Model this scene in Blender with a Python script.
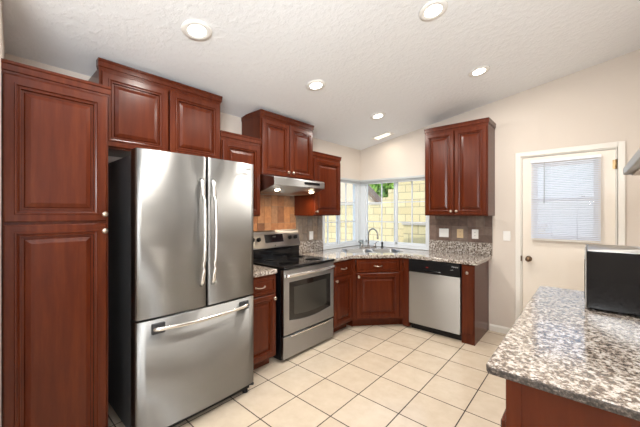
import bpy, math, random
from mathutils import Vector, Matrix
random.seed(7)
R = math.radians
C = bpy.context.scene.collection
for o in list(bpy.data.objects): bpy.data.objects.remove(o)

# ------------------------------------------------------------ camera
cam = bpy.data.cameras.new('camera'); co = bpy.data.objects.new('camera', cam); C.objects.link(co)
co.location = (2.811, -4.167, 1.44); co.rotation_euler = (R(90), 0, R(41.608))
cam.sensor_width = 36; cam.lens = 302.3/640*36; cam.shift_y = -0.001; cam.clip_start = .02; cam.clip_end = 200
bpy.context.scene.camera = co
vs = bpy.context.scene.view_settings
vs.view_transform = 'Standard'; vs.look = 'None'; vs.gamma = 1; vs.use_curve_mapping = False
vs.exposure = 0.30

# ------------------------------------------------------------ world, sun, large lights
w = bpy.data.worlds.new('world'); bpy.context.scene.world = w; w.use_nodes = True
wn = w.node_tree.nodes; wl = w.node_tree.links
sky = wn.new('ShaderNodeTexSky'); sky.sky_type = 'NISHITA'; sky.sun_disc = False
sky.sun_elevation = R(50); sky.sun_rotation = R(160); sky.air_density = 1.0; sky.dust_density = 1.5
wl.new(sky.outputs[0], wn['Background'].inputs[0]); wn['Background'].inputs[1].default_value = 0.30
def light(name, kind, loc, energy, color=(1, 1, 1), aim=None, **k):
    d = bpy.data.lights.new(name, kind); d.energy = energy; d.color = color
    for a, b in k.items(): setattr(d, a, b)
    o = bpy.data.objects.new(name, d); C.objects.link(o); o.location = loc
    if aim is not None: o.rotation_euler = (Vector(aim)-Vector(loc)).to_track_quat('-Z', 'Y').to_euler()
    return o
light('sun', 'SUN', (0, -5, 9), 1.55, (1.0, .95, .82), aim=(-2.2, 1.5, 2), angle=R(.6))
# added unseen fill lights for assumed daylight; back and side walls have no openings
light('back_fill_light', 'AREA', (5.3, -7.8, 1.25), 60, (.90, .95, 1.0), aim=(4.0, 0, 1.5), shape='RECTANGLE', size=2.4, size_y=2.1)
light('side_fill_light', 'AREA', (6.35, -5.0, 1.35), 45, (.90, .95, 1.0), aim=(0, -4.6, 2.2), shape='RECTANGLE', size=1.1, size_y=1.9)
light('ceiling_fill_uplight', 'AREA', (3.2, -5.0, 1.85), 92, (.93, .97, 1.0), aim=(2.4, -3.8, 4), shape='DISK', size=.9)  # added unseen fill behind the camera to brighten the ceiling, no fixture there

# ------------------------------------------------------------ materials
MT = {}
def mat(name, col=(.8, .8, .8), rough=.5, metal=0, coat=0, spec=.5, emit=None, es=1):
    m = bpy.data.materials.new(name); m.use_nodes = True; b = m.node_tree.nodes['Principled BSDF']
    b.inputs['Base Color'].default_value = (*col, 1); b.inputs['Roughness'].default_value = rough
    b.inputs['Metallic'].default_value = metal; b.inputs['Coat Weight'].default_value = coat
    b.inputs['Coat Roughness'].default_value = .12; b.inputs['Specular IOR Level'].default_value = spec
    if emit: b.inputs['Emission Color'].default_value = (*emit, 1); b.inputs['Emission Strength'].default_value = es
    MT[name] = m; return m
class NT:
    def __init__(s, m): s.t = m.node_tree; s.n = s.t.nodes; s.l = s.t.links; s.b = s.n['Principled BSDF']
    def new(s, kind, **k):
        n = s.n.new('ShaderNode'+kind)
        for a, v in k.items():
            if a.startswith('_'): setattr(n, a[1:], v)
            else: n.inputs[a.replace('~', ' ')].default_value = v
        return n
    def link(s, a, b): s.l.new(a, b)
    def coords(s, scale=(1, 1, 1), loc=(0, 0, 0), src='Object', rot=(0, 0, 0)):
        if src == 'Position': o = s.n.new('ShaderNodeNewGeometry').outputs['Position']
        else: o = s.n.new('ShaderNodeTexCoord').outputs[src]
        mp = s.n.new('ShaderNodeMapping'); mp.inputs['Scale'].default_value = scale; mp.inputs['Location'].default_value = loc
        mp.inputs['Rotation'].default_value = rot
        s.link(o, mp.inputs[0]); return mp.outputs[0]
    def noise(s, vec, scale, detail=4, rough=.5):
        n = s.new('TexNoise', Scale=scale, Detail=detail, Roughness=rough); s.link(vec, n.inputs['Vector']); return n.outputs['Fac']
    def ramp(s, fac, stops, interp='LINEAR'):
        r = s.n.new('ShaderNodeValToRGB'); r.color_ramp.interpolation = interp; e = r.color_ramp.elements
        while len(e) < len(stops): e.new(.5)
        for i, (p, c) in enumerate(stops): e[i].position = p; e[i].color = (*c, 1)
        s.link(fac, r.inputs[0]); return r.outputs[0]
    def bump(s, h, strength, dist=.01):
        b = s.new('Bump', Strength=strength, Distance=dist); s.link(h, b.inputs['Height']); s.link(b.outputs[0], s.b.inputs['Normal'])
    def col(s, c): s.link(c, s.b.inputs['Base Color'])
def wood(name, a, b, c):
    m = mat(name, rough=.27, spec=.28); t = NT(m)
    v = t.coords((9, 9, .9)); n = t.noise(v, 3.2, 6, .6)
    t.col(t.ramp(n, [(.25, a), (.5, b), (.75, c)])); t.bump(t.noise(t.coords((30, 30, 1.5)), 6, 3), .04, .002); return m
wood('cherry', (.060, .0092, .0022), (.080, .0130, .0030), (.108, .0205, .0045))
wood('cherry_flat', (.070, .011, .0026), (.085, .0145, .0034), (.102, .019, .0045))
wood('cherry_top', (.14, .030, .009), (.20, .046, .014), (.26, .066, .022))
def steel(name, base, rough):
    m = mat(name, base, rough, 1.0); t = NT(m)
    n = t.noise(t.coords((1.2, 1.2, 160)), 4, 3)
    r = t.new('MapRange'); r.inputs['To Min'].default_value = rough-.05; r.inputs['To Max'].default_value = rough+.08
    t.link(n, r.inputs['Value']); t.link(r.outputs[0], t.b.inputs['Roughness']); t.bump(n, .03, .001)
    t.b.inputs['Anisotropic'].default_value = .95; t.b.inputs['Anisotropic Rotation'].default_value = .25; tg = t.new('Tangent', _direction_type='RADIAL', _axis='Z'); t.link(tg.outputs[0], t.b.inputs['Tangent']); return m
steel('steel', (.47, .47, .465), .42); steel('steel_fridge', (.33, .33, .325), .47)
steel('steel_bright', (.78, .77, .75), .2)
mat('nickel', (.50, .43, .35), .3, 1); mat('chrome', (.42, .40, .38), .2, 1); mat('brass', (.40, .28, .15), .4, 1)
mat('bronze', (.20, .13, .08), .3, 1)
mat('black_gloss', (.006, .006, .007), .07, spec=.35); mat('black', (.005, .005, .006), .3, spec=.3); mat('oven_glass', (.012, .010, .009), .05)
mat('case_grey', (.03, .03, .032), .5); mat('oven_screen', (.035, .033, .028), .12); mat('display', (.004, .004, .006), .1)
mat('white_plastic', (.82, .81, .78), .4); mat('beige_plastic', (.62, .46, .27), .45); mat('slot', (.05, .05, .05), .5)
mat('logo_dark', (.06, .06, .06), .4); mat('logo_white', (.8, .8, .8), .4); mat('logo_red', (.5, .03, .02), .4)
mat('paint_white', (.80, .77, .71), .4); mat('vinyl', (.70, .73, .75), .35); mat('blind', (.80, .83, .90), .45); mat('blind_grey', (.50, .53, .54), .4)
mat('door_paint', (.82, .75, .66), .38)
mat('bulb', emit=(1.0, .93, .82), es=9); mat('bulb_warm', emit=(1.0, .78, .5), es=14); mat('trim_white', (.85, .84, .81), .45)
m = mat('wall', (.68, .61, .54), .75); t = NT(m); t.bump(t.noise(t.coords(src='Position'), 28, 4), .25, .006)
m = mat('ceiling', (.86, .88, .90), .6); t = NT(m); t.bump(t.ramp(t.noise(t.coords(src='Position'), 24, 5, .6), [(.45, (0, 0, 0)), (.6, (1, 1, 1))]), .32, .006)
def granite(name, off=(0, 0, 0), big=1.0):
    m = mat(name, rough=.09, coat=.4); t = NT(m); p = t.coords(loc=off, src='Position')
    a = t.noise(p, 55*big, 3, .6); b = t.noise(p, 95*big, 2, .6); c = t.noise(p, 9, 2)
    v = t.new('TexVoronoi', Scale=120*big); t.link(p, v.inputs['Vector'])
    c1 = t.ramp(a, [(.38, (.10, .08, .07)), (.46, (.25, .205, .17)), (.52, (.45, .41, .37)), (.62, (.64, .62, .59))])
    c2 = t.ramp(b, [(.36, (0, 0, 0)), (.41, (1, 1, 1))])
    mx = t.new('MixRGB', _blend_type='MIX'); t.link(c2, mx.inputs[0]); mx.inputs[1].default_value = (.045, .036, .032, 1); t.link(c1, mx.inputs[2])
    sp = t.ramp(v.outputs['Color'], [(.0, (.55, .40, .28)), (.25, (.86, .80, .74)), (1, (1, 1, 1))])
    m2 = t.new('MixRGB', Fac=.75, _blend_type='MULTIPLY'); t.link(mx.outputs[0], m2.inputs[1]); t.link(sp, m2.inputs[2])
    t.col(m2.outputs[0]); return m
granite('granite'); granite('granite_warm', (3, 1, 0), 1.2)
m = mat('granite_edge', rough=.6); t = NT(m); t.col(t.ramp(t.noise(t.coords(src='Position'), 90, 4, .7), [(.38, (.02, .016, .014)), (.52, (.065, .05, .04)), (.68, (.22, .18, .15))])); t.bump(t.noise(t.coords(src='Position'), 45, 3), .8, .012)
m = mat('floor_tile', rough=.16, coat=.15); t = NT(m)
p = t.coords(loc=(-.0575+.0025, -.265+.3475+.0025, 0), src='Position')
br = t.new('TexBrick', Scale=1, _offset=0, _squash=1); t.link(p, br.inputs['Vector'])
for k, v_ in (('Mortar Size', .0042), ('Mortar Smooth', .1), ('Bias', 0), ('Brick Width', .3475), ('Row Height', .3475)): br.inputs[k].default_value = v_
br.inputs['Color1'].default_value = (.67, .575, .455, 1); br.inputs['Color2'].default_value = (.62, .525, .41, 1); br.inputs['Mortar'].default_value = (.035, .02, .014, 1)
nz = t.ramp(t.noise(p, 9, 5, .6), [(.3, (.88, .86, .84)), (.7, (1, 1, 1))])
mx = t.new('MixRGB', Fac=1, _blend_type='MULTIPLY'); t.link(br.outputs['Color'], mx.inputs[1]); t.link(nz, mx.inputs[2]); t.col(mx.outputs[0])
inv = t.new('Invert'); t.link(br.outputs['Fac'], inv.inputs['Color']); t.bump(inv.outputs[0], .5, .003)
rr = t.ramp(br.outputs['Fac'], [(0, (.17,)*3), (1, (.8,)*3)]); t.link(rr, t.b.inputs['Roughness'])
def slate(name, stops):
    m = mat(name, rough=.5); t = NT(m); at = t.new('Attribute', _attribute_name='tint')
    a = t.ramp(at.outputs['Fac'], stops); n = t.ramp(t.noise(t.coords(src='Position'), 22, 5, .65), [(.3, (.66, .63, .62)), (.7, (1.12, 1.1, 1.05))])
    mx = t.new('MixRGB', Fac=1, _blend_type='MULTIPLY'); t.link(a, mx.inputs[1]); t.link(n, mx.inputs[2]); t.col(mx.outputs[0]); t.bump(t.noise(t.coords(src='Position'), 40, 4), .3, .004)
slate('slate', [(0, (.15, .07, .04)), (.3, (.30, .14, .07)), (.65, (.40, .20, .095)), (1, (.24, .15, .10))])
slate('slate_grey', [(0, (.20, .17, .15)), (.5, (.28, .23, .19)), (1, (.33, .24, .17))])
slate('slate_dark', [(0, (.13, .085, .065)), (.5, (.19, .125, .10)), (1, (.22, .165, .135))])
mat('tile_grout', (.20, .16, .13), .8)
m = mat('block', rough=.85); t = NT(m); p = t.coords(src='Position', rot=(R(90), 0, 0))
br = t.new('TexBrick', Scale=1, _offset=.5); sx = t.new('SeparateXYZ'); t.link(t.coords(src='Position'), sx.inputs[0]); cx = t.new('CombineXYZ')
ad = t.new('Math', _operation='ADD'); t.link(sx.outputs[0], ad.inputs[0]); t.link(sx.outputs[1], ad.inputs[1]); t.link(ad.outputs[0], cx.inputs[0]); t.link(sx.outputs[2], cx.inputs[1]); t.link(cx.outputs[0], br.inputs['Vector'])
for k, v_ in (('Mortar Size', .008), ('Brick Width', .40), ('Row Height', .20)): br.inputs[k].default_value = v_
br.inputs['Color1'].default_value = (.74, .64, .38, 1); br.inputs['Color2'].default_value = (.65, .54, .30, 1); br.inputs['Mortar'].default_value = (.33, .28, .19, 1); t.col(br.outputs['Color'])
mat('concrete', (.55, .50, .43), .85); mat('roof_shingle', (.22, .15, .11), .85); mat('stucco', (.75, .62, .46), .85); mat('pale_stucco', (.55, .62, .64), .9); mat('soil', (.35, .20, .11), .95)
m = mat('leaves', rough=.6); t = NT(m); t.col(t.ramp(t.noise(t.coords(), 5, 3), [(.3, (.10, .26, .03)), (.5, (.28, .52, .08)), (.7, (.60, .72, .16))]))
mat('bark', (.2, .13, .08), .9); mat('flower', (.7, .25, .05), .7)
def glass(name, tint, gl):
    m = bpy.data.materials.new(name); m.use_nodes = True; n = m.node_tree.nodes; l = m.node_tree.links; n.remove(n['Principled BSDF'])
    tr = n.new('ShaderNodeBsdfTransparent'); tr.inputs[0].default_value = (*tint, 1); g = n.new('ShaderNodeBsdfGlossy'); g.inputs['Roughness'].default_value = .02
    lw_ = n.new('ShaderNodeLayerWeight'); pw = n.new('ShaderNodeMath'); pw.operation = 'POWER'; l.new(lw_.outputs['Facing'], pw.inputs[0]); pw.inputs[1].default_value = 4; f = n.new('ShaderNodeMath'); f.operation = 'MULTIPLY_ADD'; l.new(pw.outputs[0], f.inputs[0]); f.inputs[1].default_value = .6; f.inputs[2].default_value = (gl-1)*.1; mx = n.new('ShaderNodeMixShader')
    l.new(f.outputs[0], mx.inputs[0]); l.new(tr.outputs[0], mx.inputs[1]); l.new(g.outputs[0], mx.inputs[2]); l.new(mx.outputs[0], n['Material Output'].inputs[0]); MT[name] = m
glass('pane', (.96, .98, .98), 1.3); glass('tumbler', (.90, .92, .92), 1.45)

# ------------------------------------------------------------ mesh helpers
class MB:
    def __init__(s): s.v = []; s.f = []; s.mi = []; s.sm = []; s.mats = []; s.tint = []
    def slot(s, m):
        if m not in s.mats: s.mats.append(m)
        return s.mats.index(m)
    def add(s, vs_, fs, m=0, smooth=False, tint=0):
        k = len(s.v); s.v += [tuple(q) for q in vs_]
        for f in fs: s.f.append(tuple(k+i for i in f)); s.mi.append(m); s.sm.append(smooth); s.tint.append(tint)
        return s
    def box(s, a, b, m=0, tint=0):
        x0, x1 = sorted((a[0], b[0])); y0, y1 = sorted((a[1], b[1])); z0, z1 = sorted((a[2], b[2]))
        v = [(x0, y0, z0), (x1, y0, z0), (x1, y1, z0), (x0, y1, z0), (x0, y0, z1), (x1, y0, z1), (x1, y1, z1), (x0, y1, z1)]
        return s.add(v, [(0, 3, 2, 1), (4, 5, 6, 7), (0, 1, 5, 4), (1, 2, 6, 5), (2, 3, 7, 6), (3, 0, 4, 7)], m, tint=tint)
    def prism(s, poly, axis, a, b, m=0, smooth=False):
        # poly in the two other axes (cyclic order), extruded along axis from a to b
        def P(p, h):
            return {'x': (h, p[0], p[1]), 'y': (p[0], h, p[1]), 'z': (p[0], p[1], h)}[axis]
        n = len(poly); v = [P(p, a) for p in poly]+[P(p, b) for p in poly]
        f = [tuple(range(n))[::-1], tuple(range(n, 2*n))]; s.add(v, f, m)
        return s.add(v, [(i, (i+1) % n, n+(i+1) % n, n+i) for i in range(n)], m, smooth)
    def lathe(s, prof, c=(0, 0, 0), axis='z', n=24, m=0, smooth=True):
        v = []
        for r, h in prof:
            for i in range(n):
                a = 2*math.pi*i/n; x, y = r*math.cos(a), r*math.sin(a)
                q = {'z': (x, y, h), '-y': (x, -h, y), 'x': (h, x, y), '-x': (-h, x, y), '-z': (x, -y, -h)}[axis]
                v.append((q[0]+c[0], q[1]+c[1], q[2]+c[2]))
        f = []
        for j in range(len(prof)-1):
            for i in range(n): f.append((j*n+i, j*n+(i+1) % n, (j+1)*n+(i+1) % n, (j+1)*n+i))
        s.add(v, f, m, smooth)
        k = len(prof)-1; s.add(v[:n], [tuple(range(n))[::-1]], m); s.add(v[k*n:], [tuple(range(n))], m); return s
    def tube(s, pts, r, n=12, m=0, ry=None, up=(0, 0, 1)):
        pts = [Vector(p) for p in pts]; v = []; rr = r if isinstance(r, (list, tuple)) else [r]*len(pts)
        for i, p in enumerate(pts):
            d = (pts[min(i+1, len(pts)-1)]-pts[max(i-1, 0)]).normalized()
            u = Vector(up); u = u-d*u.dot(d)
            if u.length < .1: u = Vector((1, .01, 0)); u = u-d*u.dot(d)
            u.normalize(); q = d.cross(u)
            for k in range(n):
                a = 2*math.pi*k/n; v.append(p+u*math.cos(a)*rr[i]+q*math.sin(a)*(ry or rr[i]))
        f = [(j*n+i, j*n+(i+1) % n, (j+1)*n+(i+1) % n, (j+1)*n+i) for j in range(len(pts)-1) for i in range(n)]
        s.add(v, f, m, True); s.add(v[:n], [tuple(range(n))[::-1]], m); s.add(v[-n:], [tuple(range(n))], m); return s
    def xform(s, M): s.v = [tuple(M @ Vector(q)) for q in s.v]; return s
    def build(s, name, m, parent=None, bevel=0, loc=None, rz=None, seg=2):
        me = bpy.data.meshes.new(name); me.from_pydata(s.v, [], s.f); me.update()
        for x in (m if isinstance(m, (list, tuple)) else [m]): me.materials.append(MT[x])
        for p, i, sm in zip(me.polygons, s.mi, s.sm): p.material_index = i; p.use_smooth = sm
        if any(s.tint):
            at = me.attributes.new('tint', 'FLOAT', 'FACE')
            for i, tt in enumerate(s.tint): at.data[i].value = tt
        import bmesh
        bm = bmesh.new(); bm.from_mesh(me); bmesh.ops.remove_doubles(bm, verts=bm.verts, dist=1e-6); bmesh.ops.recalc_face_normals(bm, faces=bm.faces); bm.to_mesh(me); bm.free()
        o = bpy.data.objects.new(name, me); C.objects.link(o)
        if parent: o.parent = parent
        if loc: o.location = loc
        if rz: o.rotation_euler.z = rz
        if bevel:
            b = o.modifiers.new('bevel', 'BEVEL'); b.width = bevel; b.segments = seg; b.limit_method = 'ANGLE'; b.angle_limit = R(40)
        return o
def tag(o, label=None, cat=None, group=None, kind=None):
    if label: o['label'] = label
    if cat: o['category'] = cat
    if group: o['group'] = group
    if kind: o['kind'] = kind
    return o
def thing(name, label, cat, loc=(0, 0, 0), rz=0, group=None):
    o = bpy.data.objects.new(name, None); C.objects.link(o); o.location = loc; o.rotation_euler.z = rz; o.empty_display_size = .1
    return tag(o, label, cat, group)
def box(a, b, m=0): return MB().box(a, b, m)
def struct(mb, name, m, **k): o = mb.build(name, m, **k); o['kind'] = 'structure'; return o
def text(name, s, size, m, parent, loc, rot, ext=.0006):
    cu = bpy.data.curves.new(name, 'FONT'); cu.body = s; cu.size = size; cu.extrude = ext; cu.align_x = 'CENTER'; cu.align_y = 'CENTER'
    o = bpy.data.objects.new('tmp', cu); C.objects.link(o); bpy.context.view_layer.update()
    me = bpy.data.meshes.new_from_object(o.evaluated_get(bpy.context.evaluated_depsgraph_get())); bpy.data.objects.remove(o)
    me.materials.clear(); me.materials.append(MT[m]); q = bpy.data.objects.new(name, me); C.objects.link(q); q.parent = parent; q.location = loc; q.rotation_euler = rot; return q
def plate_mesh(outer, holes, z0, z1, mb=None, m=0):
    """flat slab with holes"""
    import bmesh
    from mathutils.geometry import tessellate_polygon
    loops = [outer]+holes; pts = [p for l in loops for p in l]
    tri = tessellate_polygon([[Vector((p[0], p[1], 0)) for p in l] for l in loops])
    mb = mb or MB(); n = len(pts)
    v = [(p[0], p[1], z1) for p in pts]+[(p[0], p[1], z0) for p in pts]
    f = [tuple(q) for q in tri]+[tuple(i+n for i in q[::-1]) for q in tri]; k = 0
    for l in loops:
        for i in range(len(l)): a, b = k+i, k+(i+1) % len(l); f.append((a, b, n+b, n+a))
        k += len(l)
    return mb.add(v, f, m)
def rrect(cx_, cy_, w_, h_, r, rot=0, n=6):
    out = []
    for (sx_, sy_, a0) in ((1, 1, 0), (-1, 1, 90), (-1, -1, 180), (1, -1, 270)):
        for i in range(n+1):
            a = R(a0+90*i/n); x = sx_*(w_/2-r)+r*math.cos(a); y = sy_*(h_/2-r)+r*math.sin(a)
            out.append((cx_+x*math.cos(rot)-y*math.sin(rot), cy_+x*math.sin(rot)+y*math.cos(rot)))
    return out

# ------------------------------------------------------------ room shell
H0, K = 2.47, .166
RX = 3.36
def zc(x): return H0+K*x
struct(box((-.12, -8.12, -.12), (6.6, .12, 0)), 'floor', 'floor_tile')
s_ = MB().prism([(-.12, zc(-.12)), (6.6, zc(6.6)), (6.6, zc(6.6)+.15), (-.12, zc(-.12)+.15)], 'y', -8.12, .12)
struct(s_, 'ceiling', 'ceiling')
WX0, WX1, WZ0, WZ1 = .012, 1.15, .930, 1.972     # far window opening
LY0, LY1 = -.95, -.012
DX0, DX1, DZ = 2.225, 3.027, 2.085
far = MB()
def wedge(mb, x0, x1, z0): mb.prism([(x0, z0), (x1, z0), (x1, zc(x1)), (x0, zc(x0))], 'y', 0, .12)
far.box((-.12, 0, 0), (WX1, .12, WZ0)); far.box((-.12, 0, WZ0), (WX0, .12, WZ1)); wedge(far, -.12, WX1, WZ1); wedge(far, WX1, DX0, 0)
wedge(far, DX0, DX1, DZ); wedge(far, DX1, RX+.12, 0); struct(far, 'wall_far', 'wall')
lw = MB(); lw.box((-.12, -8.1, 0), (0, LY0, H0)); lw.box((-.12, LY0, 0), (0, 0, WZ0)); lw.box((-.12, LY0, WZ1), (0, 0, H0)); lw.box((-.12, LY1, WZ0), (0, 0, WZ1)); struct(lw, 'wall_left', 'wall')
struct(MB().prism([(0, RX, ), (0, RX)], 'x', 0, 0) if 0 else MB().box((RX, -3.3, 0), (RX+.12, 0, zc(RX))), 'wall_right', 'wall')
rw = MB().prism([(0.0, -4.058), (.92, -4.114), (.92, -4.24), (0, -4.24)], 'z', 0, 2.47); 
n_ = len(rw.v); rw.v = [(x, y, z if z == 0 else zc(x)) for x, y, z in rw.v]; struct(rw, 'wall_near', 'wall')
struct(MB().box((6.48, -8.1, 0), (6.6, -3.3, zc(6.48))), 'wall_dining_right', 'wall')
struct(MB().prism([(-.12, 0), (6.6, 0), (6.6, zc(6.6)), (-.12, zc(-.12))], 'y', -8.12, -8.0), 'wall_back', 'wall')
struct(MB().prism([(RX, 0), (6.6, 0), (6.6, zc(6.6)), (RX, zc(RX))], 'y', -3.42, -3.3), 'wall_dining_far', 'wall')
def baseboard(name, a, b):
    struct(MB().prism([(0, 0), (-.014, 0), (-.014, .06), (-.006, .078), (0, .078)], 'x', a, b), name, 'paint_white')
baseboard('baseboard_far', 1.905, DX0-.062)

# windows
def window(nm, length, sashes, verts_, loc, rz, sa=0, sb=0):
    # local: x along, y = out of the room (+), z up from sill, origin at opening start
    H = WZ1-WZ0; W = length
    f = MB(); f.box((0, -.012, 0), (W, .085, .04)); f.box((0, -.012, H-.04), (W, .085, H)); f.box((0, -.012, .04), (.045+sa, .085, H-.04)); f.box((W-.045-sb, -.012, .04), (W, .085, H-.04))
    o = struct(f, nm, 'vinyl', bevel=.003, loc=loc, rz=rz)
    for (a, b, y) in sashes:
        q = MB(); q.box((a, y, .035), (a+.032, y+.03, H-.035)); q.box((b-.032, y, .035), (b, y+.03, H-.035)); q.box((a, y, .035), (b, y+.03, .067)); q.box((a, y, H-.067), (b, y+.03, H-.035))
        q.build('window_sash', 'vinyl', o, bevel=.002)
        g = MB(); g.box((a+.03, y+.012, .06), (b-.03, y+.018, H-.06)); g.build('window_pane', 'pane', o)
        mu = MB(); hh = H-.134
        for k in (1, 2): mu.box((a+.03, y+.006, .067+hh*k/3-.007), (b-.03, y+.0235, .067+hh*k/3+.007))
        for vx in verts_:
            if a < vx < b: mu.box((vx-.007, y+.0065, .06), (vx+.007, y+.023, H-.06))
        mu.build('window_grid', 'vinyl', o)
    return o
wA = window('window_1', WX1-WX0, [(.08, .64, .01), (.57, WX1-WX0-.04, .045)], [.374, .858], (WX0, 0, WZ0), 0, sa=.04)
wB = window('window_2', LY1-LY0, [(.40, LY1-LY0-.08, .01), (.04, .43, .045)], [.585, .19], (0, LY0, WZ0), R(90), sb=.04)
sm = MB(); sm.box((.02, -.055, .14), (.035, -.012, .16)); 
for (nm, lab, W, loc, rz) in (('mini_blind', 'grey mini blind raised to the top of the far wall window', WX1-WX0-.02, (WX0+.0, 0, 1.905), 0), ('mini_blind', 'short grey mini blind raised to the top of the left wall window', .86, (0, LY0+.01, 1.905), R(90))):
    t_ = thing(nm, lab, 'blind', loc, rz); W0 = .0
    MB().box((W0, -.045, .035), (W, -.013, .065)).build('headrail', 'blind_grey', t_, bevel=.003)
    sl = MB()
    for k in range(9): sl.box((W0+.005, -.043, .003+k*.0035), (W-.005, -.015, .005+k*.0035))
    sl.build('slat_stack', 'blind_grey', t_)
    MB().box((W0+.004, -.043, -.008), (W-.004, -.015, .001)).build('bottom_rail', 'vinyl', t_, bevel=.002)
# sills
struct(MB().box((WX0-.0, -.022, WZ0-.012), (WX1, .0, WZ0+.002)), 'trim_1', 'vinyl', bevel=.003)
struct(MB().box((0, LY0, WZ0-.012), (.022, LY1, WZ0+.002)), 'trim_2', 'vinyl', bevel=.003)

# the exterior door with its window
cs = MB()
for a, b in ((DX0-.052, DX0), (DX1, DX1+.052)): cs.box((a, -.018, 0), (b, 0, DZ+.052))
cs.box((DX0, -.018, DZ), (DX1, 0, DZ+.052)); cs.box((DX0, 0, 0), (DX0+.012, .12, DZ)); cs.box((DX1-.012, 0, 0), (DX1, .12, DZ)); cs.box((DX0, 0, DZ-.012), (DX1, .12, DZ))
struct(cs, 'trim_3', 'paint_white', bevel=.004)
a, b = DX0+.015, DX1-.015; wx0, wx1, wz0, wz1 = 2.345, 2.885, 1.165, 1.985
d = MB(); d.box((a, .008, .012), (wx0, .05, DZ-.016)); d.box((wx1, .008, .012), (b, .05, DZ-.016)); d.box((wx0, .008, .012), (wx1, .05, wz0)); d.box((wx0, .008, wz1), (wx1, .05, DZ-.016))
door = struct(d, 'door_1', 'door_paint')
q = MB(); e = .035
for A, B in (((wx0, wz0), (wx1, wz0+e)), ((wx0, wz1-e), (wx1, wz1)), ((wx0, wz0), (wx0+e, wz1)), ((wx1-e, wz0), (wx1, wz1)), ((wx0, 1.57), (wx1, 1.60))): q.box((A[0], .0, A[1]), (B[0], .055, B[1]))
q.build('window_frame', 'vinyl', door, bevel=.003); MB().box((wx0+.02, .026, wz0+.02), (wx1-.02, .03, wz1-.02)).build('window_pane', 'pane', door)
MB().box((2.755, -.008, 1.60), (2.785, .0, 1.625)).build('sash_lock', 'slot', door, bevel=.003)
kb = MB().lathe([(.032, 0), (.032, .004), (.013, .010), (.012, .035), (.022, .042), (.028, .052), (.027, .062), (.018, .070), (.004, .072)], (2.30, .008, .915), '-y'); kb.build('door_knob', 'bronze', door)
for z in (.22, 1.05, 1.92):
    h = MB(); h.box((b-.022, .0, z-.045), (b+.02, .0075, z+.045)); h.lathe([(.006, -.047), (.006, .047)], (b+.002, -.004, z), 'z', 10); h.build('hinge', 'brass', door)
MB().box((DX0+.0005, -.0225, .885), (DX0+.011, -.0, .945)).build('strike_plate', 'bronze', door)

bl = thing('mini_blind', 'white mini blind lowered over the door window with slats open', 'blind', (2.322, -.004, 1.143))
W = .585; MB().box((0, -.034, .855), (W, -.004, .885)).build('headrail', 'blind', bl, bevel=.003)
sl = MB(); n = 44
for k in range(n):
    z = .02+(.84-.02)*k/(n-1); an = R(38); c_, s2 = math.cos(an)*.012, math.sin(an)*.012
    sl.add([(.004, -.019-c_, z-s2), (W-.004, -.019-c_, z-s2), (W-.004, -.019+c_, z+s2), (.004, -.019+c_, z+s2), (.004, -.019-c_, z-s2+.0006), (W-.004, -.019-c_, z-s2+.0006), (W-.004, -.019+c_, z+s2+.0006), (.004, -.019+c_, z+s2+.0006)], [(0, 1, 2, 3), (7, 6, 5, 4), (0, 4, 5, 1), (2, 6, 7, 3), (1, 5, 6, 2), (0, 3, 7, 4)])
sl.build('slat_panel', 'blind', bl)
MB().box((0, -.032, -.008), (W, -.008, .006)).build('bottom_rail', 'paint_white', bl, bevel=.002)
MB().tube([(.125, -.038, .86), (.124, -.040, .40)], .0035, 8).build('tilt_wand', 'blind_grey', bl)
for xx in (.19, .40): MB().tube([(xx, -.0345, .86), (xx, -.0345, .0)], .0011, 6).build('ladder_cord', 'blind', bl)

# ------------------------------------------------------------ cabinets
PROF = [(0, 0), (0, .017), (.005, .021), (.038, .021), (.040, .025), (.047, .025), (.050, .018), (.056, .016), (.058, .0195), (.063, .0195), (.066, .005), (.075, .005), (.079, .011), (.101, .019), (.105, .019)]
def panel(w_, h_, prof=PROF):
    lim = min(w_, h_)/2-.012; sc = min(1, lim/prof[-1][0]); v = []; f = []
    for i, dd in prof: i *= sc; v += [(i, -dd, i), (w_-i, -dd, i), (w_-i, -dd, h_-i), (i, -dd, h_-i)]
    for j in range(len(prof)-1):
        for k in range(4): f.append((j*4+k, j*4+(k+1) % 4, (j+1)*4+(k+1) % 4, (j+1)*4+k))
    k = (len(prof)-1)*4; f += [(k, k+1, k+2, k+3), (3, 2, 1, 0)]; return MB().add(v, f)
SLAB = [(0, 0), (0, .016), (.004, .020), (.03, .020)]
def front(parent, kind, x0, x1, z0, z1, y, knob=None, pull=False, prof=PROF, mt='cherry', loc=None, rz=None):
    """door or drawer front standing on plane y of the cabinet, with its knob or pull"""
    p = panel(x1-x0, z1-z0, prof)
    if loc is None: o = p.build(kind, mt, parent, loc=(x0, y, z0))
    else: o = p.build(kind, mt, parent, loc=loc, rz=rz)
    if knob and knob[1] > -5:
        MB().lathe([(.009, 0), (.006, .004), (.006, .012), (.013, .017), (.0165, .023), (.0155, .028), (.009, .031), (.002, .032)], (knob[0]-x0, -.02, knob[1]-z0), '-y', 16).build('knob', 'nickel', o)
    if pull:
        cx_, cz_ = (x1-x0)/2, (z1-z0)/2; q = MB()
        q.tube([(cx_-.048+.096*i/12, -.02-.004-.024*math.sin(math.pi*i/12)**.6, cz_-.004*math.sin(math.pi*i/12)) for i in range(13)], [.0065-.002*math.sin(math.pi*i/12) for i in range(13)], 10)
        for sx_ in (-1, 1): q.lathe([(.009, 0), (.009, .005), (.005, .009)], (cx_+sx_*.048, -.0175, cz_), '-y', 12)
        q.build('pull', 'nickel', o)
    return o
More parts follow.
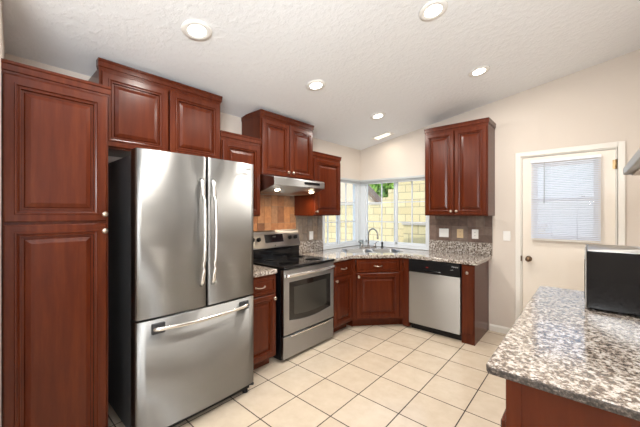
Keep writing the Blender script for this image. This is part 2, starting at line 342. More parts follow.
def crown(parent, w_, dep, z, h_=.062, x0=0, out=.014, back=0):
    pr = [(.003, 0), (.003, .010), (.010, .013), (.011, h_-.018), (.017, h_-.013), (.018, h_), (-.02, h_)]
    v = []; f = []
    for o_, hh in pr: v += [(x0-min(o_, .006), back, z+hh), (x0-min(o_, .006), -dep-o_, z+hh), (w_+min(o_, .012), -dep-o_, z+hh), (w_+min(o_, .012), back, z+hh)]
    for j in range(len(pr)-1):
        for k in range(3): f.append((j*4+k, j*4+k+1, (j+1)*4+k+1, (j+1)*4+k))
    k = (len(pr)-1)*4; f.append((k, k+1, k+2, k+3)); f.append((3, 2, 1, 0)); 
    for j in range(len(pr)-1): f.append((j*4+3, j*4, (j+1)*4, (j+1)*4+3))
    return MB().add(v, f).build('crown_moulding', 'cherry', parent)
def upper(label, loc, rz, w_, h_, doors, dep=.33, cr=.062, out=.014, back=0):
    t_ = thing('wall_cabinet', label, 'cabinet', loc, rz)
    b = MB(); b.box((0, -dep+.02, 0), (w_, 0, h_)); b.build('carcass', 'cherry_flat', t_, bevel=.001)
    ff = MB(); e = .03; y0, y1 = -dep, -dep+.02
    ff.box((0, y0, 0), (e, y1, h_)); ff.box((w_-e, y0, 0), (w_, y1, h_)); ff.box((e, y0, 0), (w_-e, y1, e)); ff.box((e, y0, h_-e), (w_-e, y1, h_)); ff.box((e, y1-.004, e), (w_-e, y1, h_-e))
    ff.build('face_frame', 'cherry', t_)
    for (x0, x1, kx, kz) in doors: front(t_, 'door', x0, x1, .012, h_-.02, -dep, knob=(kx, kz))
    crown(t_, w_, dep, h_, cr, out=out, back=back); return t_
L90 = R(90)
# tall pantry
pt = thing('pantry_cabinet', 'tall cherry pantry cabinet with two stacked doors, left of the refrigerator', 'cabinet', (0, -4.055, 0), L90)
MB().box((0, -.59, .1), (.411, 0, 2.15)).box((.0, -.53, 0), (.411, 0, .1)).build('carcass', 'cherry_flat', pt, bevel=.001)
ff = MB(); 
for a_, b_ in (((-.038, 0), (.0, 2.15)), ((.381, 0), (.411, 2.15)), ((0, .04), (.381, .115)), ((0, 1.365), (.381, 1.40)), ((0, 2.11), (.381, 2.15))): ff.box((a_[0], -.61, a_[1]), (b_[0], -.59, b_[1]))
ff.build('face_frame', 'cherry', pt)
front(pt, 'door', -.034, .400, .105, 1.378, -.61, knob=(.386, 1.333)); front(pt, 'door', -.034, .400, 1.392, 2.142, -.61, knob=(.386, 1.432))
crown(pt, .411, .61, 2.150, .060, x0=-.036, back=-.55)
upper('two-door cherry wall cabinet mounted above the refrigerator', (0, -3.631, 1.885), L90, .905, .540, [(.012, .446, .41, -9), (.459, .893, .495, -9)], back=-.29)
upper('short single-door cherry wall cabinet between refrigerator and range hood', (0, -2.722, 1.405), L90, .436, .715, [(.012, .425, .04, .05)])
upper('two-door cherry wall cabinet directly above the range hood', (0, -2.281, 1.826), L90, .772, .598, [(.012, .381, .352, .055), (.391, .760, .42, .055)])
upper('single-door cherry wall cabinet between range hood and corner window', (0, -1.505, 1.405), L90, .535, .715, [(.012, .523, .04, .05)])
upper('tall two-door cherry wall cabinet on the far wall beside the window', (1.225, 0, 1.405), 0, .735, 1.055, [(.012, .362, .335, .055), (.373, .723, .40, .055)])

def base_box(t_, x0, x1, dep=.59, toe=True, zt=.872, m='cherry_flat'):
    b = MB(); b.box((x0, -dep, .1 if toe else 0), (x1, 0, zt))
    if toe: b.box((x0, -dep+.07, 0), (x1, 0, .1))
    b.build('carcass', m, t_, bevel=.001)
def frame(t_, x0, x1, rails, y=-.59, z0=.1, z1=.872):
    f = MB(); f.box((x0, y-.02, z0), (x0+.03, y, z1)); f.box((x1-.03, y-.02, z0), (x1, y, z1))
    for a_, b_ in rails: f.box((x0+.03, y-.02, a_), (x1-.03, y, b_))
    f.build('face_frame', 'cherry', t_)
RAILS = [(.1, .135), (.675, .71), (.845, .872)]
DSM = [(0, 0), (0, .016), (.004, .020), (.020, .020), (.022, .0225), (.026, .0225), (.029, .014), (.033, .014), (.042, .018), (.045, .018)]
t_ = thing('base_cabinet', 'cherry base cabinet between refrigerator and range, with drawer and door', 'cabinet', (0, -2.70, 0), L90)
base_box(t_, 0, .378); frame(t_, 0, .378, RAILS); front(t_, 'drawer', .012, .370, .70, .855, -.61, pull=True, prof=DSM); front(t_, 'door', .012, .370, .115, .688, -.61, knob=(.345, .65))
t_ = thing('base_cabinet', 'narrow cherry base cabinet right of the range, with drawer and door', 'cabinet', (0, -1.480, 0), L90)
base_box(t_, 0, .395); frame(t_, 0, .395, RAILS); front(t_, 'drawer', .012, .383, .70, .855, -.61, pull=True, prof=DSM); front(t_, 'door', .012, .383, .115, .688, -.61, knob=(.045, .65))
# diagonal sink cabinet
A = Vector((.61, -1.082)); B = Vector((1.052, -.61)); an = math.atan2(B.y-A.y, B.x-A.x); Ld = (B-A).length
t_ = thing('base_cabinet', 'diagonal cherry corner sink cabinet below the faucet, with drawer front and door', 'cabinet', (A.x, A.y, 0), an)
Mi = Matrix.Rotation(-an, 4, 'Z') @ Matrix.Translation((-A.x, -A.y, 0))
b = MB(); z0, z1 = .1, .70
b.prism([(.003, -.003), (.003, -1.082), (.594, -1.082), (1.052, -.593), (1.137, -.593), (1.137, -.003)], 'z', .1, .70)
b.prism([(.02, -.02), (.02, -1.03), (.56, -1.03), (1.0, -.54), (1.10, -.54), (1.10, -.02)], 'z', 0, .1)
b.xform(Mi); b.build('carcass', 'cherry_flat', t_)
f = MB(); f.box((.0, 0, .1), (.04, .018, .872)); f.box((Ld-.04, 0, .1), (Ld, .018, .872))
for a_, b_ in ((.1, .135), (.675, .71), (.848, .872)): f.box((.04, 0, a_), (Ld-.04, .018, b_))
f.build('face_frame', 'cherry', t_)
MB().box((1.057, -.61, .02), (1.1385, -.592, .872)).xform(Mi).build('filler_strip', 'cherry', t_)
MB().prism([(.596, -1.0825), (.612, -1.0825), (.612, -1.078), (.596, -1.075)], 'z', .02, .872).xform(Mi).build('filler_strip', 'cherry', t_)
front(t_, 'drawer', .05, Ld-.05, .70, .855, 0, pull=True, prof=DSM); front(t_, 'door', .05, Ld-.05, .125, .688, 0, knob=(.075, .645))
t_ = thing('base_cabinet', 'narrow cherry end cabinet right of the dishwasher, with one plain door', 'cabinet', (1.757, 0, 0), 0)
base_box(t_, 0, .118, toe=False); MB().box((.118, -.61, 0), (.135, 0, .872)).build('side_panel', 'cherry_flat', t_)
frame(t_, 0, .118, [(0, .12), (.845, .872)], z0=0); front(t_, 'door', .008, .127, .115, .862, -.61, prof=SLAB, knob=(.066, .785))
# peninsula base
pn = thing('base_cabinet', 'cherry counter cabinet in the right foreground under the large granite slab', 'cabinet', (0, 0, 0), 0)
MB().box((2.625, -2.98, .1), (RX-.003, -1.54, .887)).box((2.70, -2.97, 0), (RX-.003, -1.55, .1)).build('carcass', 'cherry_flat', pn)
e = MB(); e.box((2.603, -2.994, 0), (2.648, -2.98, .887)); e.box((2.648, -2.994, 0), (RX-.003, -2.98, .11)); e.build('end_frame', 'cherry_flat', pn, bevel=.002)
MB().box((2.648, -2.989, .11), (RX-.003, -2.98, .887)).build('end_panel', 'cherry_flat', pn)
f = MB(); f.box((2.603, -2.98, .1), (2.625, -2.95, .887)); f.box((2.603, -1.57, .1), (2.625, -1.54, .887)); f.box((2.603, -2.95, .1), (2.625, -1.57, .12)); f.box((2.603, -2.95, .73), (2.625, -1.57, .887)); f.build('face_frame', 'cherry_flat', pn)
for k in range(3):
    o = front(pn, 'door', 0, .46, .11, .722, 0, knob=(.04, .60), loc=(2.603, -1.555-.0-k*.475, .11), rz=-L90)

# ------------------------------------------------------------ counters
def bevslab(pts, holes, z0, z1, name, label, m='granite'):
    o = plate_mesh(pts, holes, z0, z1).build(name, m, bevel=.009, seg=3); return tag(o, label, 'countertop')
sc_ = (.55, -.535); sr = R(45)
def offs(dx): return (sc_[0]+math.cos(sr)*dx, sc_[1]+math.sin(sr)*dx)
hole = rrect(*sc_, .80, .44, .10, sr)
bevslab([(.003, -.003), (.003, -1.478), (.640, -1.478), (.640, -1.100), (1.075, -.640), (1.927, -.640), (1.927, -.003)], [hole[::-1]], .874, .914, 'countertop', 'granite countertop wrapping the corner around the sink, from range to end cabinet')
bevslab([(.003, -2.70), (.640, -2.70), (.640, -2.318), (.003, -2.318)], [], .874, .914, 'countertop', 'small granite countertop piece between the refrigerator and the range')
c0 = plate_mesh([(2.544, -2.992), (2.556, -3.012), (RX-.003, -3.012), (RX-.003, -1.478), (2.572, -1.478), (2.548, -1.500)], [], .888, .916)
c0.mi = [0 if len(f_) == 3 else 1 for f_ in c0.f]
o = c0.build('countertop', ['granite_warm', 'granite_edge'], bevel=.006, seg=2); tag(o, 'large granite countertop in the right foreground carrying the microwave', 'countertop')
# granite upstands
tag(MB().box((1.155, -.022, .9145), (1.932, -.002, 1.065)).build('backsplash_strip', 'granite', bevel=.002), 'low granite upstand on the far wall below the slate tiles', 'backsplash')
tag(MB().box((.002, -1.478, .9145), (.022, -.955, 1.065)).build('backsplash_strip', 'granite', bevel=.002), 'low granite upstand on the left wall between range and window', 'backsplash')
# slate tile backsplashes, laid as a patchwork
def tiles(name, label, w_, z0, z1, loc, rz, m, seed, md=.1):
    random.seed(seed); mb = MB(); mb.box((0, -.006, z0), (w_, -.002, z1), 1, .5); g = .0018
    nx = math.ceil(w_/(2*md)); nz = math.ceil((z1-z0)/(2*md))
    def tl(x0, x1, a_, b_):
        x1 = min(x1, w_); b_ = min(b_, z1)
        if x1-x0 > .012 and b_-a_ > .012: mb.box((x0+g, -.012, a_+g), (x1-g, -.006, b_-g), 0, .02+.98*random.random())
    for i in range(nx):
        for j in range(nz):
            x, z = i*2*md, z0+j*2*md; k = random.randrange(3)
            if k == 0: tl(x, x+md, z, z+2*md); tl(x+md, x+2*md, z, z+2*md)
            elif k == 1: tl(x, x+md, z, z+2*md); tl(x+md, x+2*md, z, z+md); tl(x+md, x+2*md, z+md, z+2*md)
            else: tl(x, x+2*md, z, z+md); tl(x, x+md, z+md, z+2*md); tl(x+md, x+2*md, z+md, z+2*md)
    o = mb.build(name, [m, 'tile_grout'], loc=loc, rz=rz); tag(o, label, 'backsplash')
tiles('tile_backsplash', 'warm brown slate tile backsplash behind the range', .81, .92, 1.652, (0, -2.281, 0), L90, 'slate', 3)
tiles('tile_backsplash', 'grey-brown slate tile backsplash on the left wall beside the window', .50, 1.067, 1.40, (0, -1.466, 0), L90, 'slate_grey', 5)
tiles('tile_backsplash', 'dark brown slate tile backsplash under the far wall cabinet', .776, 1.067, 1.403, (1.157, 0, 0), 0, 'slate_dark', 9, .099)
tag(MB().box((.002, -2.70, .9145), (.022, -2.32, 1.065)).build('backsplash_strip', 'granite', bevel=.002), 'short granite upstand in the gap between refrigerator and range', 'backsplash')

# sink: rim plate with two bowls
sk = thing('sink', 'double-bowl stainless steel corner sink set in the granite countertop', 'sink', (sc_[0], sc_[1], .914), sr)
h1, h2 = rrect(-.19, 0, .355, .37, .07), rrect(.195, 0, .345, .37, .07)
plate_mesh(rrect(0, 0, .79, .43, .095), [h1[::-1], h2[::-1]], -.012, -.004).build('rim', 'steel', sk)
for hh in (h1, h2):
    mb = MB(); n = len(hh); cxh = sum(p[0] for p in hh)/n; rings = []
    for (k_, z) in ((1, -.006), (.98, -.06), (.95, -.15), (.86, -.175), (.2, -.18)): rings.append([(cxh+(p[0]-cxh)*k_, p[1]*k_, z) for p in hh])
    v = [q for r_ in rings for q in r_]; f = [(j*n+i, j*n+(i+1) % n, (j+1)*n+(i+1) % n, (j+1)*n+i) for j in range(4) for i in range(n)]; f.append(tuple(range(4*n, 5*n)))
    mb.add(v, f, 0, True); bo = mb.build('bowl', 'steel', sk)
    MB().lathe([(.04, 0), (.038, .003), (.01, .001)], (cxh, 0, -.179), 'z', 20).build('drain', 'chrome', bo)
fc = thing('faucet', 'brushed gooseneck kitchen faucet with two lever handles behind the sink', 'faucet', (.295, -.222, .914), sr)
MB().prism(rrect(0, 0, .25, .05, .024), 'z', .0005, .012).build('base_plate', 'chrome', fc, bevel=.003)
pts = [(0, 0, .01), (0, 0, .19)]+[(.098*(1-math.cos(a_)), 0, .19+.095*math.sin(a_)) for a_ in [math.pi*i/14 for i in range(1, 14)]]+[(.196, 0, .17)]
sp = MB().tube(pts, [.013]+[.011]*(len(pts)-2)+[.010], 14, up=(0, 1, 0)); sp.lathe([(.020, .012), (.019, .03), (.013, .05)], (0, 0, 0), 'z', 16); sp.lathe([(.014, 0), (.014, .035)], (.196, 0, .14), 'z', 14)
sp.xform(Matrix.Rotation(R(-58), 4, 'Z')).build('spout', 'chrome', fc)
for sx_ in (-1, 1):
    h = MB(); h.lathe([(.020, .012), (.018, .035), (.012, .055), (.004, .06)], (sx_*.10, 0, 0), 'z', 16); h.tube([(sx_*.10, 0, .05), (sx_*.125, .0, .075), (sx_*.155, 0, .088)], [.006, .006, .008], 10); h.build('handle', 'chrome', fc)
sd = thing('side_sprayer', 'small dark side sprayer standing right of the faucet', 'sprayer', (.455, -.085, .914), 0)
MB().lathe([(.021, .0005), (.020, .01), (.012, .02), (.012, .045), (.016, .06), (.015, .08), (.006, .088)], n=18).build('body', 'black', sd); MB().tube([(0, 0, .078), (.03, -.03, .082)], .006, 8).build('nozzle', 'chrome', sd)
g = MB(); g.lathe([(.030, .001), (.036, .09), (.034, .09), (.028, .008)], (0, 0, 0), 'z', 20); o = g.build('drinking_glass', 'tumbler', loc=(.062, -.062, .9145)); tag(o, 'small clear drinking glass in the counter corner between the two windows', 'glass')

# ------------------------------------------------------------ refrigerator (local: x along wall, -y to the room)
fr = thing('refrigerator', 'stainless steel french-door refrigerator with bottom freezer drawer', 'refrigerator', (0, -3.548, .012), L90)
FW = .853
MB().box((.012, -.715, .03), (FW-.012, -.03, 1.795)).build('body', 'case_grey', fr, bevel=.004)
def bowed(x0, x1, z0, z1, ya, bow, cx_, hw, nm, par, m='steel_fridge', n=14, rec=None):
    # bowed slab front: y(x) = -(ya + bow*(1-((x-cx)/hw)^2)), rounded vertical edges
    pts = [(x0, -ya+.085), (x0, -ya+.012)]
    for i in range(n+1):
        x = x0+(x1-x0)*i/n; y = -(ya+bow*(1-((x-cx_)/hw)**2)); e_ = min(x-x0, x1-x); 
        if i in (0, n): x += .0; y += .010
        pts.append((x, y))
    x_in = [(x0+.006, -(ya+bow*(1-((x0+.006-cx_)/hw)**2))-.0), (x1-.006, -(ya+bow*(1-((x1-.006-cx_)/hw)**2)))]
    pts.insert(3, x_in[0]); pts.insert(len(pts)-1, x_in[1]); pts += [(x1, -ya+.012), (x1, -ya+.085)]
    mb = MB(); k = len(pts); v = [(p[0], p[1], z0) for p in pts]+[(p[0], p[1], z1) for p in pts]
    mb.add(v, [tuple(range(k))[::-1], tuple(range(k, 2*k))], 0)
    for i in range(k): mb.add([v[i], v[(i+1) % k], v[k+(i+1) % k], v[k+i]], [(0, 1, 2, 3)], 0, 3 <= i <= k-5)
    return mb.build(nm, m, par)
SX = .440
dl = bowed(0, SX-.004, .778, 1.818, .79, .022, FW/2, FW/2, 'door', fr); dr = bowed(SX+.004, FW, .778, 1.818, .79, .022, FW/2, FW/2, 'door', fr)
fz = bowed(0, FW, .065, .764, .79, .022, FW/2, FW/2, 'freezer_drawer', fr)
for par, x in ((dl, SX-.045), (dr, SX+.037)):
    q = MB(); zz = [1.665-(1.665-.925)*i/20 for i in range(21)]
    q.tube([(x+(.006 if par is dl else .006)*math.sin(math.pi*i/20), -.822-.036*math.sin(math.pi*i/20)**.5, z) for i, z in enumerate(zz)], .012, 12, ry=.015)
    for z in (1.655, .935): q.tube([(x, -.80, z), (x, -.832, z)], .010, 10)
    q.build('handle', 'steel_bright', par)
q = MB(); xx = [.085+(.775-.085)*i/24 for i in range(25)]
q.tube([(x, -.825-.042*math.sin(math.pi*i/24)**.6, .712-.006*math.sin(math.pi*i/24)) for i, x in enumerate(xx)], .013, 12, ry=.010); q.build('handle', 'steel_bright', fz)
for x in (.082, .705): MB().box((x, -.822, .680), (x+.075, -.800, .742)).build('handle_mount', 'case_grey', fz, bevel=.002)
text('brand_lettering', 'SAMSUNG', .021, 'logo_dark', dr, (.765, -.8075, 1.772), (R(90), 0, R(6)))
g = MB(); g.box((.02, -.755, .012), (FW-.02, -.70, .062)); g.build('kick_grille', 'black', fr)
for x in (.05, FW-.05): MB().lathe([(.025, 0), (.022, .012), (.010, .032)], (x, -.74, -.0115), 'z', 14).build('foot', 'black', fr)
MB().tube([(FW-.012, -.79, .055), (FW-.014, -.745, .035), (FW-.05, -.74, .03)], .012, 8).build('foot_cover', 'case_grey', fr)
for x in (.05, FW-.05): MB().box((x-.035, -.77, 1.7955), (x+.035, -.71, 1.81)).build('hinge_cover', 'case_grey', fr, bevel=.004)

# ------------------------------------------------------------ range
rg = thing('range', 'stainless steel electric range with black glass cooktop and backguard controls', 'stove', (0, -2.252, 0), L90)
RW = .765
MB().box((.003, -.600, .02), (RW-.003, -.03, .895)).build('body', 'black', rg, bevel=.002)
MB().box((.004, -.66, .896), (RW-.004, -.075, .920)).build('cooktop', 'black_gloss', rg, bevel=.006, seg=3)
for x, y, r_ in ((.2, -.50, .105), (.565, -.50, .085), (.2, -.22, .075), (.565, -.22, .10)):
    b = MB(); 
    for rr_ in (r_, r_*.62): b.lathe([(rr_, 0), (rr_, .0006), (rr_-.003, .0006), (rr_-.003, 0)], (x, y, .9202), 'z', 40)
    b.build('burner_ring', 'case_grey', rg)
# backguard
bg = MB().prism([(-.012, .9), (-.085, .9), (-.085, 1.035), (-.012, 1.035)], 'x', .006, RW-.006).build('backguard', 'black_gloss', rg, bevel=.003)
cp = MB().prism([(-.012, 1.036), (-.098, 1.036), (-.100, 1.055), (-.057, 1.222), (-.042, 1.236), (-.012, 1.236)], 'x', .0, RW).build('control_panel', 'steel', rg, bevel=.005)
tl = math.atan2(.043, .167)
def on_panel(mb, x, z): return mb.xform(Matrix.Translation((x, -.1005+(z-1.055)*.043/.167, z)) @ Matrix.Rotation(-tl, 4, 'X'))
on_panel(MB().box((-.135, -.003, -.047), (.135, .0, .047)), .36, 1.145).build('display', 'display', cp, bevel=.002)
on_panel(MB().box((-.025, -.0045, .012), (.025, -.003, .026)), .36, 1.145).build('clock', 'case_grey', cp)
for x in (.055, .135, .60, .69):
    k = MB(); k.lathe([(.024, 0), (.024, .004), (.019, .008), (.017, .026), (.012, .028)], (0, 0, 0), '-y', 18); k.box((-.004, -.036, -.02), (.004, -.02, .02)); on_panel(k, x, 1.14).build('knob', 'black', cp)
on_panel(MB().lathe([(.009, 0), (.009, .002), (.006, .003)], (0, 0, 0), '-y', 16), .36, 1.062).build('badge', 'logo_dark', cp)
# oven door with an arched-bottom window
OD = MB(); x0, x1, z0, z1 = .078, .708, .365, .765; W_ = RW-.006
win = [(x0, z1), (x1, z1)]+[(x1-(x1-x0)*i/12, z0+.03-.03*math.sin(math.pi*i/12)) for i in range(13)]
o = plate_mesh([(.006, .262), (W_, .262), (W_, .888), (.006, .888)], [win], -.0, .042)
o.v = [(x, -.602-z, y) for x, y, z in o.v]; od = o.build('oven_door', 'steel', rg, bevel=.004)
gw = plate_mesh([(x0-.003, z0-.003), (x1+.003, z0-.003), (x1+.003, z1+.003), (x0-.003, z1+.003)], [], .0, .036); gw.v = [(x, -.602-z, y) for x, y, z in gw.v]; gw.build('oven_window', 'oven_glass', od)
gi = [(.145, .71), (.64, .71)]+[(.64-.495*i/12, .44-.02*math.sin(math.pi*i/12)) for i in range(13)]
gw = plate_mesh(gi, [], .036, .0365); gw.v = [(x, -.602-z, y) for x, y, z in gw.v]; gw.build('window_screen', 'oven_screen', od)
q = MB().tube([(.03+(RW-.06)*i/20, -.672-.02*math.sin(math.pi*i/20)**.7, .835) for i in range(21)], .017, 12, ry=.011)
for x in (.035, RW-.035): q.box((x-.014, -.675, .822), (x+.014, -.642, .85))
q.build('door_handle', 'steel_bright', od)
dw = MB().box((.006, -.640, .035), (W_, -.602, .245)).build('storage_drawer', 'steel', rg, bevel=.004)
MB().prism([(-.640, .222), (-.652, .232), (-.652, .243), (-.640, .245)], 'x', .10, RW-.10).build('drawer_lip', 'steel_bright', dw)
for x in (.05, RW-.05): MB().lathe([(.016, 0), (.016, .022)], (x, -.55, .0005), 'z', 12).build('foot', 'black', rg)

# ------------------------------------------------------------ range hoods
hd = thing('range_hood', 'stainless under-cabinet range hood with two lit bulbs, above the range', 'range hood', (0, -2.275, 0), L90)
HW = .745
MB().prism([(-.002, 1.824), (-.36, 1.824), (-.53, 1.795), (-.54, 1.785), (-.54, 1.715), (-.33, 1.655), (-.002, 1.655)], 'x', 0, HW).build('canopy', 'steel', hd, bevel=.003)
MB().box((.42, -.5425, 1.745), (.66, -.5395, 1.772)).build('control_strip', 'black', hd, bevel=.001)
un_ = math.atan2(.06, .21)
for x in (.13, .64):
    l = MB().lathe([(.040, 0), (.038, .004), (.030, .006)], (0, 0, 0), '-z', 20).xform(Matrix.Translation((x, -.43, 1.6825)) @ Matrix.Rotation(-un_, 4, 'X')).build('lamp_ring', 'steel_bright', hd)
    MB().lathe([(.029, .004), (.026, .012), (.015, .017), (.003, .018)], (0, 0, 0), '-z', 20).xform(Matrix.Translation((x, -.43, 1.6825)) @ Matrix.Rotation(-un_, 4, 'X')).build('bulb', 'bulb_warm', l)
    light('hood_bulb_light', 'SPOT', (.40, -2.275+x, 1.655), 9, (1.0, .74, .47), aim=(.2, -2.275+x, .9), spot_size=R(150), spot_blend=.8, shadow_soft_size=.03)
h2_ = thing('range_hood', 'pale steel range hood on the right wall, only its corner in view', 'range hood', (RX, -2.42, 0), -L90)
MB().prism([(-.002, 1.74), (-.22, 1.74), (-.40, 1.640), (-.443, 1.622), (-.443, 1.594), (-.002, 1.594)], 'x', 0, .62).build('canopy', 'steel', h2_, bevel=.003)
MB().prism([(-.005, 1.588), (-.42, 1.588), (-.42, 1.5935), (-.005, 1.5935)], 'x', .02, .60).build('filter_panel', 'nickel', h2_)

# ------------------------------------------------------------ dishwasher
dwt = thing('dishwasher', 'stainless steel dishwasher with black control panel under the far counter', 'dishwasher', (1.142, 0, 0), 0)
DW_ = .610
MB().box((.003, -.59, .1), (DW_-.003, -.03, .868)).build('tub', 'case_grey', dwt)
MB().box((.004, -.632, .085), (DW_-.004, -.592, .718)).build('door', 'steel', dwt, bevel=.005, seg=3)
cpn = MB().prism([(-.592, .722), (-.628, .722), (-.640, .735), (-.640, .862), (-.592, .868)], 'x', .004, DW_-.004).build('control_panel', 'black', dwt, bevel=.003)
MB().prism([(-.628, .722), (-.6405, .735), (-.646, .742), (-.646, .752), (-.6405, .756)], 'x', .20, .40).build('grip', 'black_gloss', cpn)
text('brand_lettering', 'Whirlpool', .017, 'logo_white', cpn, (.552, -.6415, .832), (R(90), 0, 0)); 
MB().tube([(.505, -.6415, .795), (.52, -.6415, .793), (.535, -.6415, .800)], .0015, 6).build('emblem_swoosh', 'logo_white', cpn)
MB().box((.22, -.641, .79), (.25, -.6402, .796)).build('indicator', 'logo_red', cpn)
MB().box((.004, -.56, .0), (DW_-.004, -.54, .084)).build('toe_panel', 'black', dwt)

# ------------------------------------------------------------ microwave
mw = thing('microwave', 'black microwave oven with glossy side and steel top on the foreground counter', 'microwave', (2.797, -1.995, .9165), 0)
mc = MB().box((.0075, 0, .012), (.46, .47, .318)).build('case', 'black_gloss', mw, bevel=.004)
MB().box((.012, -.001, .3185), (.46, .471, .3205)).build('top_panel', 'steel', mw)
fp = MB().box((0, -.001, .012), (.007, .471, .3205)).build('door', 'steel', mw, bevel=.003)
MB().box((-.003, .03, .05), (.0, .33, .27)).build('door_glass', 'oven_glass', fp); MB().box((-.003, .35, .03), (.0, .455, .30)).build('keypad', 'black', fp)
for x in (.05, .42):
    for y in (.05, .42): MB().lathe([(.014, 0), (.014, .013)], (x, y, 0), 'z', 12).build('foot', 'black', mw)

# ------------------------------------------------------------ outlets and switches
def cover(name, label, cat, loc, rz, w_, h_, kinds, m='white_plastic'):
    t_ = thing(name, label, cat, loc, rz); MB().box((-w_/2, -.006, -h_/2), (w_/2, 0, h_/2)).build('cover_plate', m, t_, bevel=.003)
    for i, k in enumerate(kinds):
        x = (i-(len(kinds)-1)/2)*.062
        if k == 'switch': MB().box((x-.006, -.008, -.014), (x+.006, -.005, .014)).box((x-.004, -.015, -.002), (x+.004, -.007, .010)).build('toggle', m, t_)
        elif k == 'rocker': MB().box((x-.016, -.010, -.033), (x+.016, -.005, .033)).build('rocker', m, t_, bevel=.002)
        else:
            for sz in (-1, 1):
                q = MB().prism([(x+.016*math.cos(a_), sz*.021+.014*math.sin(a_)) for a_ in [2*math.pi*j/16 for j in range(16)]], 'y', -.008, -.005).build('socket', m, t_)
                MB().box((x-.008, -.0087, sz*.021-.004), (x-.005, -.0079, sz*.021+.006)).box((x+.005, -.0087, sz*.021-.004), (x+.008, -.0079, sz*.021+.006)).build('slots', 'slot', q)
zt = -.0125
cover('light_switch', 'double white light switch plate on the dark slate tiles, nearest the window', 'light switch', (1.355, zt, 1.172), 0, .125, .115, ['switch', 'switch'])
cover('wall_outlet', 'beige electrical outlet on the dark slate tiles, between switch and white outlet', 'outlet', (1.562, zt, 1.172), 0, .078, .115, ['o'], 'beige_plastic')
cover('wall_outlet', 'white electrical outlet on the dark slate tiles, farthest right', 'outlet', (1.742, zt, 1.172), 0, .076, .118, ['o'])
cover('light_switch', 'single light switch on the bare wall beside the door', 'light switch', (2.085, -.0005, 1.166), 0, .075, .115, ['switch'])
cover('light_switch', 'white rocker plate on slate tiles right of the range', 'light switch', (-zt, -1.195, 1.135), L90, .075, .115, ['rocker'])

# ------------------------------------------------------------ ceiling lights
sl_ = math.atan(K)
def can(x, y, label, vis=True):
    t_ = thing('recessed_light', label, 'ceiling light', (x, y, zc(x)), 0, None); t_.rotation_euler = (0, -sl_, 0)
    MB().lathe([(.056, -.006), (.066, -.0), (.094, -.001), (.092, -.008), (.066, -.011), (.058, -.007)], n=40).build('trim_ring', 'trim_white', t_)
    MB().lathe([(.0605, -.006), (.050, -.0085), (.01, -.009)], n=32).build('lens', 'bulb', t_)
    light('recessed_lamp', 'AREA', (x, y, zc(x)-.035), 11, (1.0, .94, .86), aim=(x+.17, y, zc(x)-1.03), shape='DISK', size=.13)
can(.918, -3.233, 'round recessed ceiling light above the refrigerator, nearest the left')
can(.925, -2.10, 'round recessed ceiling light above the range, in the middle of the left row')
can(.90, -.955, 'round recessed ceiling light above the corner sink, farthest of the left row')
can(2.028, -2.138, 'round recessed ceiling light at the top centre edge of the photo')
can(2.023, -.972, 'round recessed ceiling light in front of the tall far wall cabinet')
can(2.03, -3.30, 'assumed round recessed ceiling light overhead, out of frame nearest the camera')  # assumed unseen lamp, continues the right row and helps light the room
t_ = thing('recessed_light', 'small rectangular ceiling light near the window corner', 'ceiling light', (.565, -.27, zc(.565))); t_.rotation_euler = (0, -sl_, 0)
f = plate_mesh([(-.15, -.085), (.15, -.085), (.15, .085), (-.15, .085)], [[(-.115, -.055), (-.115, .055), (.115, .055), (.115, -.055)]], -.010, -.0005); f.build('trim_frame', 'trim_white', t_)
mat('dim_lens', (.8, .8, .7), emit=(1, .93, .75), es=1.1); MB().box((-.115, -.055, -.008), (.115, .055, -.001)).build('lens', 'dim_lens', t_)
light('rectangular_lamp', 'AREA', (.565, -.27, zc(.565)-.03), 1.1, (1.0, .9, .75), aim=(.65, -.27, 1.5), shape='RECTANGLE', size=.2, size_y=.1)

# ------------------------------------------------------------ outdoors
struct(MB().box((-14, .12, -.25), (9, 16, -.12)).box((-14, -9, -.25), (-.12, .12, -.12)), 'ground', 'concrete')
bwall = MB(); bwall.box((-12, 3.5, -.12), (-1.62, 3.7, 1.68)); bwall.box((-1.62, 3.5, -.12), (-1.42, 3.7, 1.88)); bwall.box((-1.42, 3.5, -.12), (-1.2, 3.7, 2.1)); bwall.box((-1.2, 3.5, -.12), (-1.0, 3.7, 2.4)); bwall.box((-1.0, 3.5, -.12), (1.5, 3.7, 3.3))
o = bwall.build('block_wall', 'block'); tag(o, 'tan concrete block garden wall stepping up behind the windows', 'wall')
cap = MB().box((-12, 3.47, 1.68), (-1.63, 3.73, 1.74)).build('wall_cap', 'concrete', o)
tag(MB().box((1.502, 3.5, -.12), (7.5, 3.7, 2.6)).build('stucco_wall', 'pale_stucco'), 'pale stucco garden wall seen through the door blind', 'wall')
pl = thing('planter', 'low block planter with a concrete ledge outside the right window', 'planter', (-.12, 1.8, -.12))
MB().box((0, 0, 0), (2.4, .2, 1.31)).box((0, .2, 0), (.2, 1.69, 1.31)).build('planter_wall', 'block', pl); MB().box((-.03, -.03, 1.31), (2.43, .23, 1.37)).build('ledge', 'concrete', pl)
MB().box((.21, .21, 0), (2.4, 1.69, 1.15)).build('soil', 'soil', pl)
tag(MB().box((.42, 1.84, 1.2505), (.54, 1.98, 1.60)).build('concrete_block', 'stucco', bevel=.01), 'upright block standing on the planter ledge', 'block')
hs = thing('neighbour_house', 'neighbour house gable with brown shingle roof beyond the block wall', 'house', (-5.4, 5.2, 0))
MB().prism([(-1.0, -.12), (2.62, -.12), (2.62, 1.80), (.7, 3.7), (-1.0, 2.0)], 'y', 0, .3).build('house_wall', 'stucco', hs)
MB().prism([(-1.35, 1.70), (.7, 3.72), (2.75, 1.70), (2.75, 1.80), (.7, 3.84), (-1.35, 1.80)], 'y', -.10, .33).build('roof', 'roof_shingle', hs)
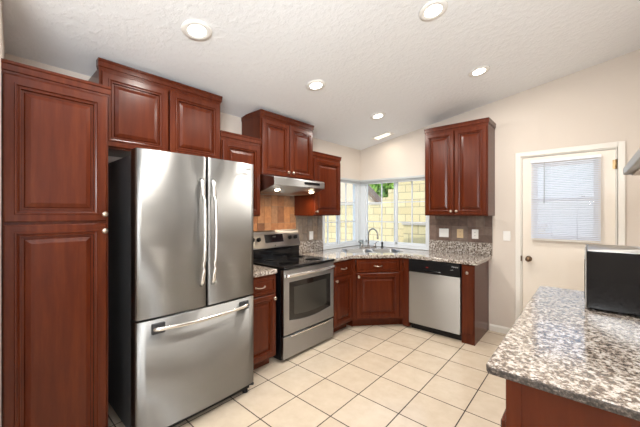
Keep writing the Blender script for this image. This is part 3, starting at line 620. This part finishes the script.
MB().prism([(-1.37, 1.66), (.7, 3.70), (2.77, 1.66), (2.77, 1.82), (.7, 3.86), (-1.37, 1.82)], 'y', -.14, -.101).build('fascia', 'roof_shingle', hs)
def tree(x, y, zc0, rad, label, nleaf=2600, seed=1):
    random.seed(seed); t_ = thing('tree', label, 'tree', (x, y, -.12)); MB().tube([(0, 0, 0), (.1, 0, zc0*.5), (0, .05, zc0)], [.16, .12, .06], 10).build('trunk', 'bark', t_)
    mb = MB()
    cl = [(random.gauss(0, rad*.45), random.gauss(0, rad*.4), zc0+random.gauss(0, rad*.4)) for _ in range(26)]
    for i in range(nleaf):
        c = random.choice(cl); p = Vector((random.gauss(c[0], rad*.17), random.gauss(c[1], rad*.17), random.gauss(c[2], rad*.15)))
        u = Vector((random.gauss(0, 1), random.gauss(0, 1), random.gauss(0, 1))).normalized(); q_ = u.orthogonal().normalized(); s3 = .06+.05*random.random()
        mb.add([p-u*s3*1.5, p+q_*s3*.7, p+u*s3*1.5, p-q_*s3*.7], [(0, 1, 2, 3)])
    mb.build('foliage', 'leaves', t_)
tree(-4.4, 9.0, 3.1, 1.25, 'bright green leafy tree beyond the block wall, seen through the window', 4200, 2)
tree(-11.2, 5.8, 3.0, 1.2, 'green leafy tree beyond the block wall, far left past the side window', 2200, 4)
random.seed(5)
p_ = thing('flower_plant', 'small orange flowering plant at the base of the planter', 'plant', (-.02, 1.55, -.12)); lv = MB(); fl = MB()
for i in range(60):
    a_ = random.random()*6.28; r_ = .16*random.random()**.5; h_ = .55+.4*random.random(); lv.tube([(r_*math.cos(a_)*.4, r_*math.sin(a_)*.4, 0), (r_*math.cos(a_), r_*math.sin(a_), h_)], .006, 5)
    if i % 2: fl.lathe([(.004, 0), (.022, .01), (.008, .024)], (r_*math.cos(a_), r_*math.sin(a_), h_), 'z', 7)
lv.build('stems', 'leaves', p_); fl.build('blossoms', 'flower', p_)

# groups of like things
for o in C.objects:
    if o.parent or 'category' not in o: continue
    g_ = {'wall_cabinet': 'cherry wall cabinets', 'base_cabinet': 'cherry base cabinets', 'recessed_light': 'recessed ceiling lights', 'wall_outlet': 'electrical outlets on the slate tiles', 'light_switch': 'light switches on the walls', 'mini_blind': 'mini blinds on the windows', 'tree': 'trees beyond the block wall', 'backsplash_strip': 'granite upstands along the counters', 'tile_backsplash': 'slate tile backsplashes', 'countertop': 'granite countertops', 'range_hood': 'range hoods'}.get(o.name.split('.')[0])
    if g_: o['group'] = g_
